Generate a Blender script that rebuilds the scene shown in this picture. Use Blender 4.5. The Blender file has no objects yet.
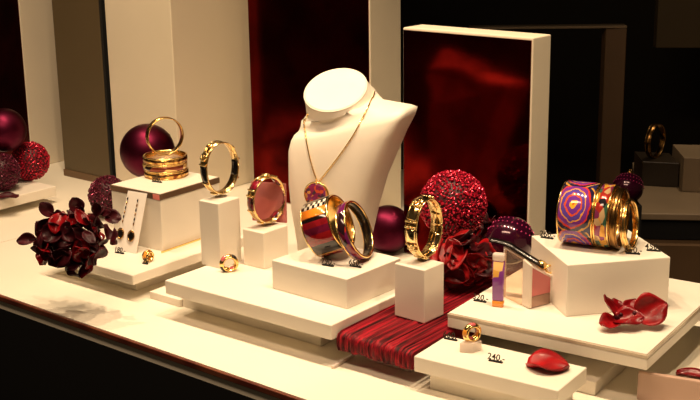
import bpy, bmesh, math, random
from mathutils import Vector, Matrix, Quaternion
from mathutils.bvhtree import BVHTree
R = random.Random(7)
PI = math.pi
C = bpy.context.scene.collection
sc = bpy.context.scene

# ------------------------------------------------------------------ camera
FPX, PITCH, ROLL, CH = 1186.93, 0.2615, -0.0141, 0.504
cam = bpy.data.cameras.new('camera'); co = bpy.data.objects.new('camera', cam); C.objects.link(co)
cam.sensor_width = 36; cam.lens = 36*FPX/700; cam.clip_start = .01; cam.clip_end = 50
co.matrix_world = Matrix.Translation((0, 0, CH)) @ (Matrix.Rotation(PI/2-PITCH, 4, 'X') @ Matrix.Rotation(ROLL, 4, 'Z'))
sc.camera = co

def ray(px, py):
    a, b = px-350, py-200
    c, s = math.cos(ROLL), math.sin(ROLL)
    x, y = c*a+s*b, -s*a+c*b
    f, up = FPX, -y
    return Vector((x, f*math.cos(PITCH)+up*math.sin(PITCH), -f*math.sin(PITCH)+up*math.cos(PITCH)))
def at(px, py, z=0.0):            # a point of the plane at height z
    d = ray(px, py); t = (z-CH)/d.z
    return Vector((d.x*t, d.y*t, z))
def atY(px, py, Y):               # a point at distance Y
    d = ray(px, py); t = Y/d.y
    return Vector((d.x*t, Y, CH+d.z*t))

# ------------------------------------------------------------------ materials
def mat(name, col, rough=.5, metal=0, coat=0, spec=.5, trans=0, ior=1.45, alpha=1, emis=None):
    m = bpy.data.materials.new(name); m.use_nodes = True
    b = m.node_tree.nodes['Principled BSDF']
    b.inputs['Base Color'].default_value = (*col, 1); b.inputs['Roughness'].default_value = rough
    b.inputs['Metallic'].default_value = metal; b.inputs['Coat Weight'].default_value = coat
    b.inputs['Specular IOR Level'].default_value = spec
    b.inputs['Transmission Weight'].default_value = trans; b.inputs['IOR'].default_value = ior
    if emis: b.inputs['Emission Color'].default_value = (*emis, 1); b.inputs['Emission Strength'].default_value = 1
    return m
def N(m, t, **k):
    n = m.node_tree.nodes.new(t)
    for a, v in k.items(): setattr(n, a, v)
    return n
def L(m, a, b): m.node_tree.links.new(a, b)
def bsdf(m): return m.node_tree.nodes['Principled BSDF']
def ramp(m, stops, interp='LINEAR'):
    r = N(m, 'ShaderNodeValToRGB'); cr = r.color_ramp; cr.interpolation = interp
    while len(cr.elements) < len(stops): cr.elements.new(.5)
    for e, (p, c) in zip(cr.elements, stops): e.position = p; e.color = (*c, 1)
    return r
def noisy(m, c1, c2, scale=8, detail=3, bump=0, bscale=None, stretch=None):
    tc = N(m, 'ShaderNodeTexCoord'); n = N(m, 'ShaderNodeTexNoise'); n.inputs['Scale'].default_value = scale; n.inputs['Detail'].default_value = detail
    src = tc.outputs['Object']
    if stretch:
        mp = N(m, 'ShaderNodeMapping'); mp.inputs['Scale'].default_value = stretch; L(m, src, mp.inputs[0]); src = mp.outputs[0]
    L(m, src, n.inputs['Vector'])
    r = ramp(m, [(.35, c1), (.65, c2)]); L(m, n.outputs['Fac'], r.inputs[0]); L(m, r.outputs[0], bsdf(m).inputs['Base Color'])
    if bump:
        n2 = N(m, 'ShaderNodeTexNoise'); n2.inputs['Scale'].default_value = bscale or scale*6; L(m, src, n2.inputs['Vector'])
        bp = N(m, 'ShaderNodeBump'); bp.inputs['Strength'].default_value = bump; bp.inputs['Distance'].default_value = .001
        L(m, n2.outputs['Fac'], bp.inputs['Height']); L(m, bp.outputs[0], bsdf(m).inputs['Normal'])
    return m

WHITE = noisy(mat('white_lacquer', (.8, .74, .64), .38), (.78, .72, .62), (.83, .77, .67), 6, bump=.02, bscale=300)
SHELF = noisy(mat('cream_shelf', (.8, .74, .62), .4), (.79, .73, .60), (.83, .77, .65), 4, bump=.03, bscale=200)
CREAM = noisy(mat('cream_panel', (.7, .62, .48), .5), (.70, .62, .47), (.75, .66, .52), 3, bump=.03, bscale=150)
BUSTM = noisy(mat('ivory_leatherette', (.8, .73, .62), .45), (.80, .73, .62), (.84, .77, .66), 20, bump=.08, bscale=900)
TRIM = noisy(mat('mahogany_trim', (.14, .035, .02), .3), (.16, .05, .025), (.09, .02, .012), 30)
BLACK = mat('matt_black', (.004, .004, .004), .7)
DARK = noisy(mat('dark_brown_wall', (.02, .014, .008), .6), (.022, .016, .009), (.012, .008, .005), 3)
OLIVE = noisy(mat('dark_olive_panel', (.12, .085, .04), .45), (.125, .09, .045), (.09, .062, .03), 2)
BROWN = noisy(mat('brown_post', (.16, .09, .045), .5), (.17, .10, .05), (.12, .07, .035), 4)
REDP = noisy(mat('dark_red_acrylic', (.2, .01, .008), .14, 1), (.15, .005, .004), (.06, .002, .0015), 14)
GOLD = mat('polished_gold', (.98, .68, .26), .2, 1)
GOLDW = noisy(mat('engraved_gold', (.9, .55, .18), .25, 1), (.95, .60, .18), (.22, .06, .02), 170, bump=.5, bscale=400)
DGOLD = mat('dark_gold', (.35, .19, .06), .25, 1)
BLK = mat('black_enamel', (.006, .004, .004), .22, coat=.2)
DIGM = mat('dark_digits', (.02, .015, .01), .4)
def velvet(name, c1, c2):
    m = mat(name, c1, .55); noisy(m, c1, c2, 3, 5, bump=.15, bscale=120, stretch=(1, 1, 1))
    b = bsdf(m); b.inputs['Sheen Weight'].default_value = .4; b.inputs['Sheen Tint'].default_value = (.9, .1, .1, 1); b.inputs['Sheen Roughness'].default_value = .35
    return m
VELVET = mat('crushed_red_velvet', (.3, .01, .01), .55)
_b = bsdf(VELVET); _b.inputs['Specular IOR Level'].default_value = .2; _b.inputs['Sheen Weight'].default_value = .2; _b.inputs['Sheen Tint'].default_value = (.9, .12, .1, 1); _b.inputs['Sheen Roughness'].default_value = .3
_u = N(VELVET, 'ShaderNodeUVMap'); _m = N(VELVET, 'ShaderNodeMapping'); _m.inputs['Scale'].default_value = (34, 3.2, 1); L(VELVET, _u.outputs[0], _m.inputs[0])
_n = N(VELVET, 'ShaderNodeTexNoise'); _n.inputs['Scale'].default_value = 1; _n.inputs['Detail'].default_value = 5; _n.inputs['Roughness'].default_value = .65; L(VELVET, _m.outputs[0], _n.inputs['Vector'])
_r = ramp(VELVET, [(.38, (.014, .001, .002)), (.50, (.13, .003, .008)), (.66, (.42, .009, .022))]); L(VELVET, _n.outputs['Fac'], _r.inputs[0]); L(VELVET, _r.outputs[0], _b.inputs['Base Color'])
_p = N(VELVET, 'ShaderNodeBump'); _p.inputs['Strength'].default_value = .6; _p.inputs['Distance'].default_value = .002; L(VELVET, _n.outputs['Fac'], _p.inputs['Height']); L(VELVET, _p.outputs[0], _b.inputs['Normal'])
# crushed streaks along the pleats
def clear(name, tint=(.97, .95, .92), fres=1.45, rough=.03, mixtint=.12):
    """clear acrylic: see-through with a glossy skin"""
    m = bpy.data.materials.new(name); m.use_nodes = True; nt = m.node_tree; nt.nodes.clear()
    o = N(m, 'ShaderNodeOutputMaterial'); t = N(m, 'ShaderNodeBsdfTransparent'); t.inputs[0].default_value = (*tint, 1)
    g = N(m, 'ShaderNodeBsdfGlossy'); g.inputs['Roughness'].default_value = rough
    d = N(m, 'ShaderNodeBsdfDiffuse'); d.inputs[0].default_value = (*tint, 1)
    lw = N(m, 'ShaderNodeLayerWeight'); lw.inputs[0].default_value = .35; f = N(m, 'ShaderNodeMath', operation='MULTIPLY_ADD')
    pw = N(m, 'ShaderNodeMath', operation='POWER'); pw.inputs[1].default_value = 2.5; L(m, lw.outputs['Facing'], pw.inputs[0]); L(m, pw.outputs[0], f.inputs[0]); f.inputs[1].default_value = (fres-1)*1.1; f.inputs[2].default_value = .04
    a = N(m, 'ShaderNodeMixShader'); a.inputs[0].default_value = mixtint; L(m, t.outputs[0], a.inputs[1]); L(m, d.outputs[0], a.inputs[2])
    x = N(m, 'ShaderNodeMixShader'); L(m, f.outputs[0], x.inputs[0]); L(m, a.outputs[0], x.inputs[1]); L(m, g.outputs[0], x.inputs[2])
    L(m, x.outputs[0], o.inputs[0]); return m
CLEAR = clear('clear_acrylic')
FROST = clear('frosted_acrylic', (.95, .86, .78), 1.4, .3, .55)
PINKA = clear('refracted_pink_acrylic', (.70, .26, .25), 1.4, .1, .55)  # pink tint paints in red refracted through clear acrylic
EDGE = noisy(mat('acrylic_cut_edge', (.10, .06, .035), .12), (.09, .055, .03), (.17, .10, .06), 12)
EDGEL = noisy(mat('acrylic_pale_edge', (.55, .45, .32), .2), (.42, .34, .24), (.70, .60, .46), 18)
PURP = mat('satin_purple', (.09, .008, .025), .42, 1)
REDG = noisy(mat('red_glitter', (.6, .01, .03), .22, .45), (.78, .022, .07), (.16, .003, .010), 330)
DARKG = noisy(mat('plum_glitter', (.14, .01, .04), .22, .5), (.22, .02, .06), (.03, .003, .01), 330)
GCORE = mat('dark_glitter_core', (.05, .002, .006), .5)
VIOL = mat('shiny_violet', (.035, .002, .014), .15, .3, coat=.4)
PINKB = mat('pink_beads', (.55, .06, .20), .15, .4)
def petalmat(name, a, b, rough=.32):
    m = noisy(mat(name, a, rough, coat=.08), a, b, 60, 4, bump=.45, bscale=140)
    bsdf(m).inputs['Specular IOR Level'].default_value = .28
    return m
PETD = petalmat('burgundy_petal', (.075, .003, .008), (.022, .0015, .004), .45)
PETR = petalmat('red_petal', (.40, .005, .008), (.14, .002, .004), .42)
PETM = petalmat('deep_red_petal', (.26, .004, .007), (.12, .002, .004), .25)

def uvnode(m, su, sv):
    u = N(m, 'ShaderNodeUVMap'); mp = N(m, 'ShaderNodeMapping'); mp.inputs['Scale'].default_value = (su, sv, 1); L(m, u.outputs[0], mp.inputs[0]); return mp.outputs[0]
def concentric(name, su, sv, stops, rough=.12, warp=.0):
    """repeating concentric figures around a band"""
    m = mat(name, (1, 1, 1), rough, coat=.6)
    v = uvnode(m, su, sv)
    fr = N(m, 'ShaderNodeVectorMath', operation='FRACTION'); L(m, v, fr.inputs[0])
    sb = N(m, 'ShaderNodeVectorMath', operation='SUBTRACT'); L(m, fr.outputs[0], sb.inputs[0]); sb.inputs[1].default_value = (.5, .5, 0)
    src = sb.outputs[0]
    if warp:
        n = N(m, 'ShaderNodeTexNoise'); n.inputs['Scale'].default_value = 6; L(m, v, n.inputs['Vector'])
        s2 = N(m, 'ShaderNodeVectorMath', operation='SCALE'); L(m, n.outputs['Color'], s2.inputs[0]); s2.inputs['Scale'].default_value = warp
        ad = N(m, 'ShaderNodeVectorMath', operation='ADD'); L(m, src, ad.inputs[0]); L(m, s2.outputs[0], ad.inputs[1]); src = ad.outputs[0]
    ln = N(m, 'ShaderNodeVectorMath', operation='LENGTH'); L(m, src, ln.inputs[0])
    r = ramp(m, stops, 'CONSTANT'); L(m, ln.outputs['Value'], r.inputs[0]); L(m, r.outputs[0], bsdf(m).inputs['Base Color']); return m
def patches(name, su, sv, stops, rough=.12, metal=0):
    m = mat(name, (1, 1, 1), rough, metal, coat=.5)
    v = uvnode(m, su, sv); vo = N(m, 'ShaderNodeTexVoronoi'); vo.inputs['Scale'].default_value = 1; L(m, v, vo.inputs['Vector'])
    r = ramp(m, stops, 'CONSTANT'); L(m, vo.outputs['Color'], r.inputs[0]); L(m, r.outputs[0], bsdf(m).inputs['Base Color']); return m
def checker(name, su, sv, a, b):
    m = mat(name, a, .12, coat=.5); v = uvnode(m, su, sv); ck = N(m, 'ShaderNodeTexChecker'); ck.inputs['Scale'].default_value = 1
    ck.inputs[1].default_value = (*a, 1); ck.inputs[2].default_value = (*b, 1); L(m, v, ck.inputs['Vector']); L(m, ck.outputs[0], bsdf(m).inputs['Base Color']); return m
SPIRAL = concentric('violet_orange_enamel', 4, 1, [(0, (.60, .10, .01)), (.06, (.75, .38, .03)), (.11, (.15, .03, .28)), (.20, (.60, .08, .02)), (.25, (.10, .05, .32)), (.34, (.75, .34, .04)), (.37, (.18, .03, .26)), (.46, (.60, .04, .02)), (.50, (.02, .015, .05)), (.58, (.65, .32, .05)), (.62, (.02, .02, .10))], warp=.12)
MULTI = patches('gold_patchwork_enamel', 22, 3, [(0, (.70, .34, .04)), (.32, (.40, .03, .02)), (.46, (.02, .015, .02)), (.52, (.85, .5, .08)), (.60, (.05, .14, .09)), (.68, (.6, .4, .2)), (.75, (.22, .03, .10))], metal=.3)
REDEN = patches('red_black_enamel', 9, 1.6, [(0, (.24, .008, .012)), (.42, (.10, .006, .02)), (.55, (.45, .03, .012)), (.66, (.02, .006, .01)), (.8, (.12, .01, .08)), (.9, (.6, .28, .06))])
CHECK = checker('black_white_check', 60, 2, (.01, .01, .01), (.75, .68, .55))
ORANGE = mat('orange_enamel', (.85, .24, .02), .15, coat=.5)
PANELS = patches('amber_black_enamel', 14, 1.5, [(0, (.03, .012, .008)), (.4, (.85, .55, .2)), (.62, (.25, .05, .02)), (.8, (.9, .65, .3))], metal=.5)
REDEN2 = noisy(mat('wine_enamel', (.2, .01, .02), .12, coat=.5), (.30, .01, .03), (.03, .006, .006), 120)
PANG = noisy(mat('pale_gold', (.95, .75, .4), .14, 1), (.98, .80, .45), (.85, .5, .16), 120)
PENDM = patches('pendant_enamel', 4, 4, [(0, (.20, .02, .07)), (.35, (.50, .07, .03)), (.5, (.06, .03, .05)), (.62, (.5, .22, .06)), (.75, (.18, .03, .12)), (.88, (.35, .08, .06))])
FLACONM = patches('violet_amber_glass', 3, 6, [(0, (.22, .05, .28)), (.4, (.75, .40, .08)), (.6, (.30, .04, .20)), (.8, (.85, .55, .2))])

# ------------------------------------------------------------------ mesh helpers
class MB:
    def __init__(s): s.bm = bmesh.new(); s.uv = s.bm.loops.layers.uv.new('UVMap')
    def quadbox(s, base, z0, z1, bev=0):      # base: list of xy corners, prism from z0 to z1
        vs = [s.bm.verts.new((p[0], p[1], z0)) for p in base]; vt = [s.bm.verts.new((p[0], p[1], z1)) for p in base]
        n = len(base); s.bm.faces.new(vs[::-1]); s.bm.faces.new(vt)
        for i in range(n): s.bm.faces.new((vs[i], vs[(i+1) % n], vt[(i+1) % n], vt[i]))
        if bev:
            ed = [e for e in s.bm.edges if e.verts[0] in vs+vt and e.verts[1] in vs+vt]
            bmesh.ops.bevel(s.bm, geom=ed, offset=bev, segments=2, affect='EDGES', profile=.5)
        return s
    def hexa(s, pts, bev=0):                  # eight points, bottom four then top four
        v = [s.bm.verts.new(p) for p in pts]
        for f in ((3, 2, 1, 0), (4, 5, 6, 7), (0, 1, 5, 4), (1, 2, 6, 5), (2, 3, 7, 6), (3, 0, 4, 7)): s.bm.faces.new([v[i] for i in f])
        if bev: bmesh.ops.bevel(s.bm, geom=[e for e in s.bm.edges if e.verts[0] in v and e.verts[1] in v], offset=bev, segments=2, affect='EDGES')
        return s
    def slab4(s, a, b, c, d, th, bev=0):      # quad thickened along its normal
        n = (b-a).cross(d-a).normalized()*th
        return s.hexa([a, b, c, d, a+n, b+n, c+n, d+n], bev)
    def grid(s, rows, close_u=False, close_v=False, mi=0):   # rows of points
        V = [[s.bm.verts.new(p) for p in r] for r in rows]; nr, nc = len(V), len(V[0])
        for i in range(nr if close_v else nr-1):
            for j in range(nc if close_u else nc-1):
                a, b, c, d = V[i][j], V[i][(j+1) % nc], V[(i+1) % nr][(j+1) % nc], V[(i+1) % nr][j]
                f = s.bm.faces.new((a, b, c, d)); f.smooth = True; f.material_index = mi
                for l, uv in zip(f.loops, ((j/nc, i/max(1, nr-1)), ((j+1)/nc, i/max(1, nr-1)), ((j+1)/nc, (i+1)/max(1, nr-1)), (j/nc, (i+1)/max(1, nr-1)))): l[s.uv].uv = uv
        return V
    def cap(s, ring): f = s.bm.faces.new(ring); f.smooth = False; return f
    def lathe(s, M, prof, n=56, close=True):   # prof: list of (r, h) about local z; closed profile
        rows = [[M @ Vector((r*math.cos(2*PI*j/n), r*math.sin(2*PI*j/n), h)) for j in range(n)] for r, h in prof]
        s.grid(rows, close_u=True, close_v=close); return s
    def tube(s, pts, r, n=8, caps=True):
        pts = [Vector(p) for p in pts]; rows = []
        up = Vector((0, 0, 1))
        for i, p in enumerate(pts):
            t = (pts[min(i+1, len(pts)-1)]-pts[max(i-1, 0)]).normalized()
            a = t.cross(up); a = a.normalized() if a.length > 1e-3 else t.cross(Vector((1, 0, 0))).normalized(); b = t.cross(a)
            rr = r[i] if isinstance(r, (list, tuple)) else r
            rows.append([p+(a*math.cos(2*PI*k/n)+b*math.sin(2*PI*k/n))*rr for k in range(n)])
        V = s.grid(rows, close_u=True)
        if caps: s.cap(V[0][::-1]); s.cap(V[-1])
        return s
    def ball(s, c, r, sub=3, sm=True, sc=(1, 1, 1), rot=None):
        M = Matrix.Translation(c) @ (rot or Matrix.Identity(4)) @ Matrix.Diagonal((r*sc[0], r*sc[1], r*sc[2], 1))
        g = bmesh.ops.create_icosphere(s.bm, subdivisions=sub, radius=1, matrix=M)
        if sm:
            for v in g['verts']:
                for f in v.link_faces: f.smooth = True
        return s
    def uvball(s, c, r, n=40):
        g = bmesh.ops.create_uvsphere(s.bm, u_segments=n, v_segments=n//2, radius=r, matrix=Matrix.Translation(c))
        for v in g['verts']:
            for f in v.link_faces: f.smooth = True
        return s
    def obj(s, name, m, parent=None, extra=None):
        bmesh.ops.recalc_face_normals(s.bm, faces=s.bm.faces[:])
        me = bpy.data.meshes.new(name); s.bm.to_mesh(me); s.bm.free(); me.materials.append(m)
        for x in (extra or []): me.materials.append(x)
        o = bpy.data.objects.new(name, me); C.objects.link(o)
        if parent:
            o.parent = parent; o.matrix_parent_inverse = Matrix.Translation(-parent.location)
        return o
def thing(name, label, cat, loc, group=None):
    o = bpy.data.objects.new(name, None); C.objects.link(o); o.location = Vector(loc); o['label'] = label; o['category'] = cat
    o.empty_display_size = .02
    if group: o['group'] = group
    return o
def tag(o, label, cat, group=None):
    o['label'] = label; o['category'] = cat
    if group: o['group'] = group
    return o
def struct(o): o['kind'] = 'structure'; return o
def put(o, P, loc):    # part o of thing P, local geometry at loc
    o.matrix_parent_inverse = Matrix.Identity(4); o.location = loc; return o

def rect(x, y, r, w, d):
    """front corner, then right, back, left"""
    u = Vector((-math.cos(r), math.sin(r))); v = Vector((math.sin(r), math.cos(r))); F = Vector((x, y))
    return [F, F+v*d, F+u*w+v*d, F+u*w], u, v
def shrink(q, u, v, a, b=None, front=None):
    b = a if b is None else b; f = a if front is None else front
    F, Rr, B, Lf = q
    return [F+u*a+v*f, Rr+u*a-v*b, B-u*a-v*b, Lf-u*a+v*f]
S = 1.4
zA, zA0 = .025*S, .0155*S
zB, zB0 = .0344*S, .022*S
zD, zD0 = .0406*S, .0286*S
zG, zG0 = .027*S, .0149*S
zR, zR0 = .0265*S, .012*S

# ------------------------------------------------------------------ the shelf
u0 = Vector((-math.cos(.693), math.sin(.693))); v0 = Vector((math.sin(.693), math.cos(.693)))
F0 = at(0, 294).xy; 
def sh(a, b): return F0 - u0*a + v0*b       # a: along the front to the right, b: back
shelf = thing('display_shelf', 'long cream display shelf with a dark mahogany front edge under all the risers', 'shelf', (*sh(.6, .3), 0))
def backb(px, py): return (at(px, py).xy-F0).dot(v0)
REAR = backb(64, 176)
seam = (at(10, 240).xy-F0).dot(-u0)
MB().quadbox([sh(-.9, 0), sh(seam-.0006, 0), sh(seam-.0006, REAR+.4), sh(-.9, REAR+.4)], -.02, 0).obj('shelf_board', SHELF, shelf)
AR = (at(535, 290).xy-F0).dot(-u0)+.03
MB().quadbox([sh(seam+.0006, 0), sh(1.5, 0), sh(1.5, REAR), sh(AR, REAR), sh(AR, REAR+.02), sh(AR-.30, REAR+.4), sh(seam+.0006, REAR+.4)], -.02, 0).obj('shelf_board', SHELF, shelf)
MB().quadbox([sh(-.9, -.004), sh(1.5, -.004), sh(1.5, -.0002), sh(-.9, -.0002)], -.0075, -.0006, .0008).obj('edge_trim', TRIM, shelf)
MB().quadbox([sh(-.9, 0), sh(1.5, 0), sh(1.5, REAR), sh(-.9, REAR)], -.88, -.0205).obj('base_cabinet', BLACK, shelf)
struct(MB().quadbox([(-3, -1), (4, -1), (4, 5), (-3, 5)], -.92, -.88).obj('floor', DARK))
struct(MB().quadbox([(-3, 3.6), (4, 3.6), (4, 3.7), (-3, 3.7)], -.88, 2.4).obj('wall_back', DARK))
struct(MB().quadbox([(-3, -1), (4, -1), (4, 5), (-3, 5)], 2.4, 2.45).obj('ceiling', BLACK))

# ------------------------------------------------------------------ risers and blocks
def slab_riser(label, q, u, v, z0, z1, foot, zf=None, bev=.0012, name='display_riser', m=WHITE, group=None):
    t = thing(name, label, 'display riser', (*((q[0]+q[2])/2), 0), group)
    MB().quadbox(q, z0, z1, bev).obj('top_slab', m, t)
    MB().quadbox(foot, 0, z0, .0006).obj('foot', m, t)
    return t
def block(name, label, q, z0, z1, m=WHITE, bev=.001, cat='display block'):
    return tag(MB().quadbox(q, z0, z1, bev).obj(name, m), label, cat)

qA, uA, vA = rect(-.1942*S, 1.003*S, .6713, .125*S, .15*S)
t = slab_riser('low white riser at the left under the earring card and dark red blossoms', qA, uA, vA, zA0, zA, shrink(qA, uA, vA, .03, .02))
# wide thin plinth below it
pF = at(180, 300, .0098).xy
qA2 = [pF, pF+vA*.16, pF+uA*.05+vA*.16, pF+uA*.05]
qB, uB, vB = rect(-.0157*S, .8482*S, .6663, .1822*S, .118*S)
qC, uC, vC = rect(-.0034*S, .8829*S, .6998, .0812*S, .0693*S)
f2 = Vector((-.025*S, .8912*S))
B2 = [f2, f2+vB*.07, f2+uB*.1576*S+vB*.07, f2+uB*.1576*S]
slab_riser('long white riser in the middle carrying two white pillars and the cuff block', qB, uB, vB, zB0, zB, B2)
tag(MB().quadbox([pF, pF+vA*.15, pF+uA*.055+vA*.15, pF+uA*.055], 0, .0098, .0008).obj('plinth', WHITE), 'thin white plinth lying on the shelf between the left and middle risers', 'plinth')
qR, uR, vR = rect(.0438*S-.001, .8097*S, .662, .0703*S-.002, .19*S)
qD, uD, vD = rect(.2049*S, .767*S, .5949, .1588*S, .1)
dD = (at(671, 278, zD).xy-qD[0]).dot(vD)
qD, uD, vD = rect(.2049*S, .767*S, .5949, .1588*S, dD)
qG, uG, vG = rect(.1386*S, .7391*S, .6019, .1138*S, .0479*S)
D = slab_riser('large white riser at the right carrying the big block and acrylic stand', qD, uD, vD, zD0, zD-.0052, shrink(qD, uD, vD, .07, .02, .11))
acr = tag(MB().quadbox(qD, zD-.005, zD-.0012, .0004).obj('acrylic_sheet', EDGEL), 'thin acrylic sheet covering the large right riser', 'acrylic sheet')
MB().quadbox(shrink(qD, uD, vD, .0012), zD-.0012, zD, .0003).obj('white_top_face', WHITE, acr)
bF = at(595, 396).xy
tag(MB().quadbox([bF, bF+vD*.085, bF+uD*.05+vD*.085, bF+uD*.05], 0, .0150, .0008).obj('plinth', WHITE), 'thin white plinth on the shelf below the large right riser', 'plinth')
slab_riser('narrow white riser in front carrying the ring cube and one red petal', qG, uG, vG, zG0, zG, shrink(qG, uG, vG, .012, .004, .012))

# E block with acrylic lid
qE, uE, vE = rect(-.1774*S, 1.0721*S, .6441, .068*S, .0818*S)
zE = zA+.0561*S
block('display_block', 'white cube block on the left riser below the stacked gold bangles', shrink(qE, uE, vE, .0008), zA, zE-.0085)
lid = thing('acrylic_plate', 'thick clear acrylic plate with brown cut edges on the left cube', 'acrylic plate', (*((qE[0]+qE[2])/2), zE-.0085))
MB().quadbox(qE, zE-.0084, zE-.0008, .0004).obj('cut_edge', EDGE, lid)
MB().quadbox(shrink(qE, uE, vE, .0014), zE-.0008, zE, .0002).obj('white_top_face', WHITE, lid)
cf = qE[0]; PK = mat('pink_reflection', (.75, .22, .18), .4)  # pink reflection painted as a patch on the plate's front edge
q = [cf+uE*.0-vE*.0004-uE*.0004, cf+uE*.010-vE*.0004, cf+uE*.010+vE*.001, cf+vE*.001]
MB().quadbox([cf+uE*.001-vE*.0005, cf+uE*.013-vE*.0005, cf+uE*.013+vE*.0003, cf+uE*.001+vE*.0003], zE-.0082, zE-.0012).obj('pink_edge_reflection', PK, lid)
lid.children[-1]['label'] = 'pink reflection painted on the front corner edge'
tag(MB().quadbox([qE[0]+vE*0-vA*.006+uE*-.004, qE[0]+vE*.1145-uE*.004, qE[0]+vE*.1145-uE*.0022, qE[0]-vA*.006-uE*.0022], zA, zA+.0025, .0004).obj('gold_strip', GOLD), 'thin gold strip on the left riser along the foot of the cube', 'gold strip')
# C, F blocks, pillars
zC = zB+.025*S
block('display_block', 'low white block on the middle riser under the two red enamel bangles', qC, zB, zC)
qF, uF, vF = rect(.1618*S, .843*S, 1.3763, .079*S, .0827*S)
zF = zD+.0411*S
block('display_block', 'large white block at right under the violet and orange enamel cuff', qF, zD, zF)
q1, *_ = rect(-.1139*S, .9886*S, .658, .0234*S, .0272*S); z1 = zB+.0591*S
block('display_pillar', 'tall white pillar on the middle riser, the left one, beside the left cube', q1, zB, z1, cat='pillar')
q2, *_ = rect(-.0754*S, .9855*S, .6763, .0249*S, .032*S); z2 = zB+.033*S
block('display_pillar', 'short white pillar on the middle riser in front of the bust', q2, zB, z2, cat='pillar')
qI, *_ = rect(.0564*S, .8673*S, .7148, .0295*S, .0256*S); zI = zR+.0445*S
block('display_pillar', 'white pillar standing on the pleated red velvet riser', qI, zR+.0012, zI, cat='pillar')

# pleated velvet riser
def pleated():
    Fc = qR[0]; w = (qR[3]-qR[0]).length; d = .265
    rr = random.Random(3); xs = [0]; 
    while xs[-1] < w: xs.append(xs[-1]+rr.uniform(.0035, .0105))
    xs[-1] = w
    cols = []
    for i in range(len(xs)-1):
        a, b = xs[i], xs[i+1]; hh = rr.uniform(.0008, .0030)
        for k in range(6):
            s = k/6; cols.append((a+(b-a)*s, hh*math.sin(PI*s)**.7-.0008))
    cols.append((w, 0))
    prof = [(d, zR0), (d, zR), (.17, zR), (.09, zR), (.03, zR), (.006, zR), (.0015, zR-.002), (0, zR-.006), (0, zR0+.006), (.0015, zR0+.002), (.006, zR0), (.05, zR0)]
    nrm = [(0, 0), (0, 1), (0, 1), (0, 1), (0, 1), (0, 1), (-.7, .7), (-1, 0), (-1, 0), (-.7, -.7), (0, -1), (0, -1)]
    rows = []
    for (pd, pz), (nd, nz) in zip(prof, nrm):
        row = []
        for x, h in cols:
            wob = .0012*math.sin(x*260+pd*25+rr.random()*.3)
            P = Fc+uR*(x+wob*(0 if x in (0, w) else 1))+vR*(pd+nd*h)
            row.append((P.x, P.y, pz+nz*h))
        rows.append(row)
    m = MB(); V = m.grid(rows, close_v=True)
    m.cap([r[0] for r in V]); m.cap([r[-1] for r in V])
    return m
vr = thing('velvet_riser', 'riser wrapped in pleated crushed red velvet between the white risers', 'display riser', (*((qR[0]+qR[2])/2), 0))
pleated().obj('velvet_cover', VELVET, vr)
MB().quadbox([qR[0]+uR*.02+vR*.03, qR[0]+uR*.02+vR*.2, qR[3]-uR*.02+vR*.2, qR[3]-uR*.02+vR*.03], 0, zR0-.002, .0006).obj('foot', WHITE, vr)
a = at(331, 369).xy; b = at(352, 356).xy
tag(MB().quadbox([a, b, b+Vector((.004, -.001)), a+Vector((.004, -.001))], 0, .004, .0004).obj('acrylic_rod', FROST), 'pale acrylic rod on the shelf under the corner of the velvet riser', 'rod')
# right-hand edge: low tray with petal
a, b = at(638, 372, .03).xy, at(712, 383.5, .03).xy; n = Vector((-(b-a).y, (b-a).x)).normalized()
tray = thing('petal_tray', 'pale low tray with raised rim at the bottom right corner', 'tray', (*a, 0))
RIM = noisy(mat('rosy_lacquer', (.5, .33, .25), .35), (.52, .35, .27), (.46, .30, .23), 8)
MB().quadbox([a, b, b+n*.006, a+n*.006], 0, .03, .0012).obj('front_rim', RIM, tray)
MB().quadbox([a+n*.006, b+n*.006, b+n*.16, a+n*.05], 0, .003).obj('tray_floor', SHELF, tray)

def solve_h(px, py, xy):   # height above the point xy seen at row py
    d = ray(px, py); t = math.hypot(xy[0], xy[1])/math.hypot(d.x, d.y); return CH+d.z*t
# ------------------------------------------------------------------ tall columns behind
def column(label, Fp, wu, dv, h, red=True, lip=.0, name='display_column', ru=u0, rv=v0):
    t = thing(name, label, 'display column', (Fp[0], Fp[1], -.0))
    Fp = Vector(Fp)
    q = [Fp, Fp+rv*dv, Fp+ru*wu+rv*dv, Fp+ru*wu]
    MB().quadbox(q, 0, h, .0015).obj('cream_case', CREAM, t)
    if red:
        e = .002
        MB().quadbox([Fp+ru*e-rv*.0015, Fp+ru*e+rv*.0003, Fp+ru*(wu-e)+rv*.0003, Fp+ru*(wu-e)-rv*.0015], .002, h-.003).obj('red_front', REDP, t)
    return t
rr_ = .70; uP = Vector((-math.cos(rr_), math.sin(rr_))); vP = Vector((math.sin(rr_), math.cos(rr_)))
def along(F, dirv, px):    # distance along dirv from F until image column px (at level z=.2)
    lo, hi = 0, 1.2
    def col(s):
        P = Vector((F[0]+dirv[0]*s, F[1]+dirv[1]*s, .3)); return proj(P)[0]
    sgn = 1 if col(.01) < px else -1
    for _ in range(50):
        mid = (lo+hi)/2
        if (col(mid)-px)*sgn < 0: lo = mid
        else: hi = mid
    return lo
def proj(P):
    z = P[2]-CH; c, s = math.cos(PITCH), math.sin(PITCH)
    dep = P[1]*c-z*s; up = P[1]*s+z*c; x = FPX*P[0]/dep; y = -FPX*up/dep
    return 350+math.cos(ROLL)*x-math.sin(ROLL)*y, 200+math.sin(ROLL)*x+math.cos(ROLL)*y
def foot(px, b):           # point at depth b behind the shelf front whose column at z=.3 is px
    lo, hi = -1.5, 1.6
    for _ in range(50):
        mid = (lo+hi)/2; P = sh(mid, b)
        if proj((P.x, P.y, .3))[0] < px: lo = mid
        else: hi = mid
    return sh(lo, b)
RB = REAR+.001
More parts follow.
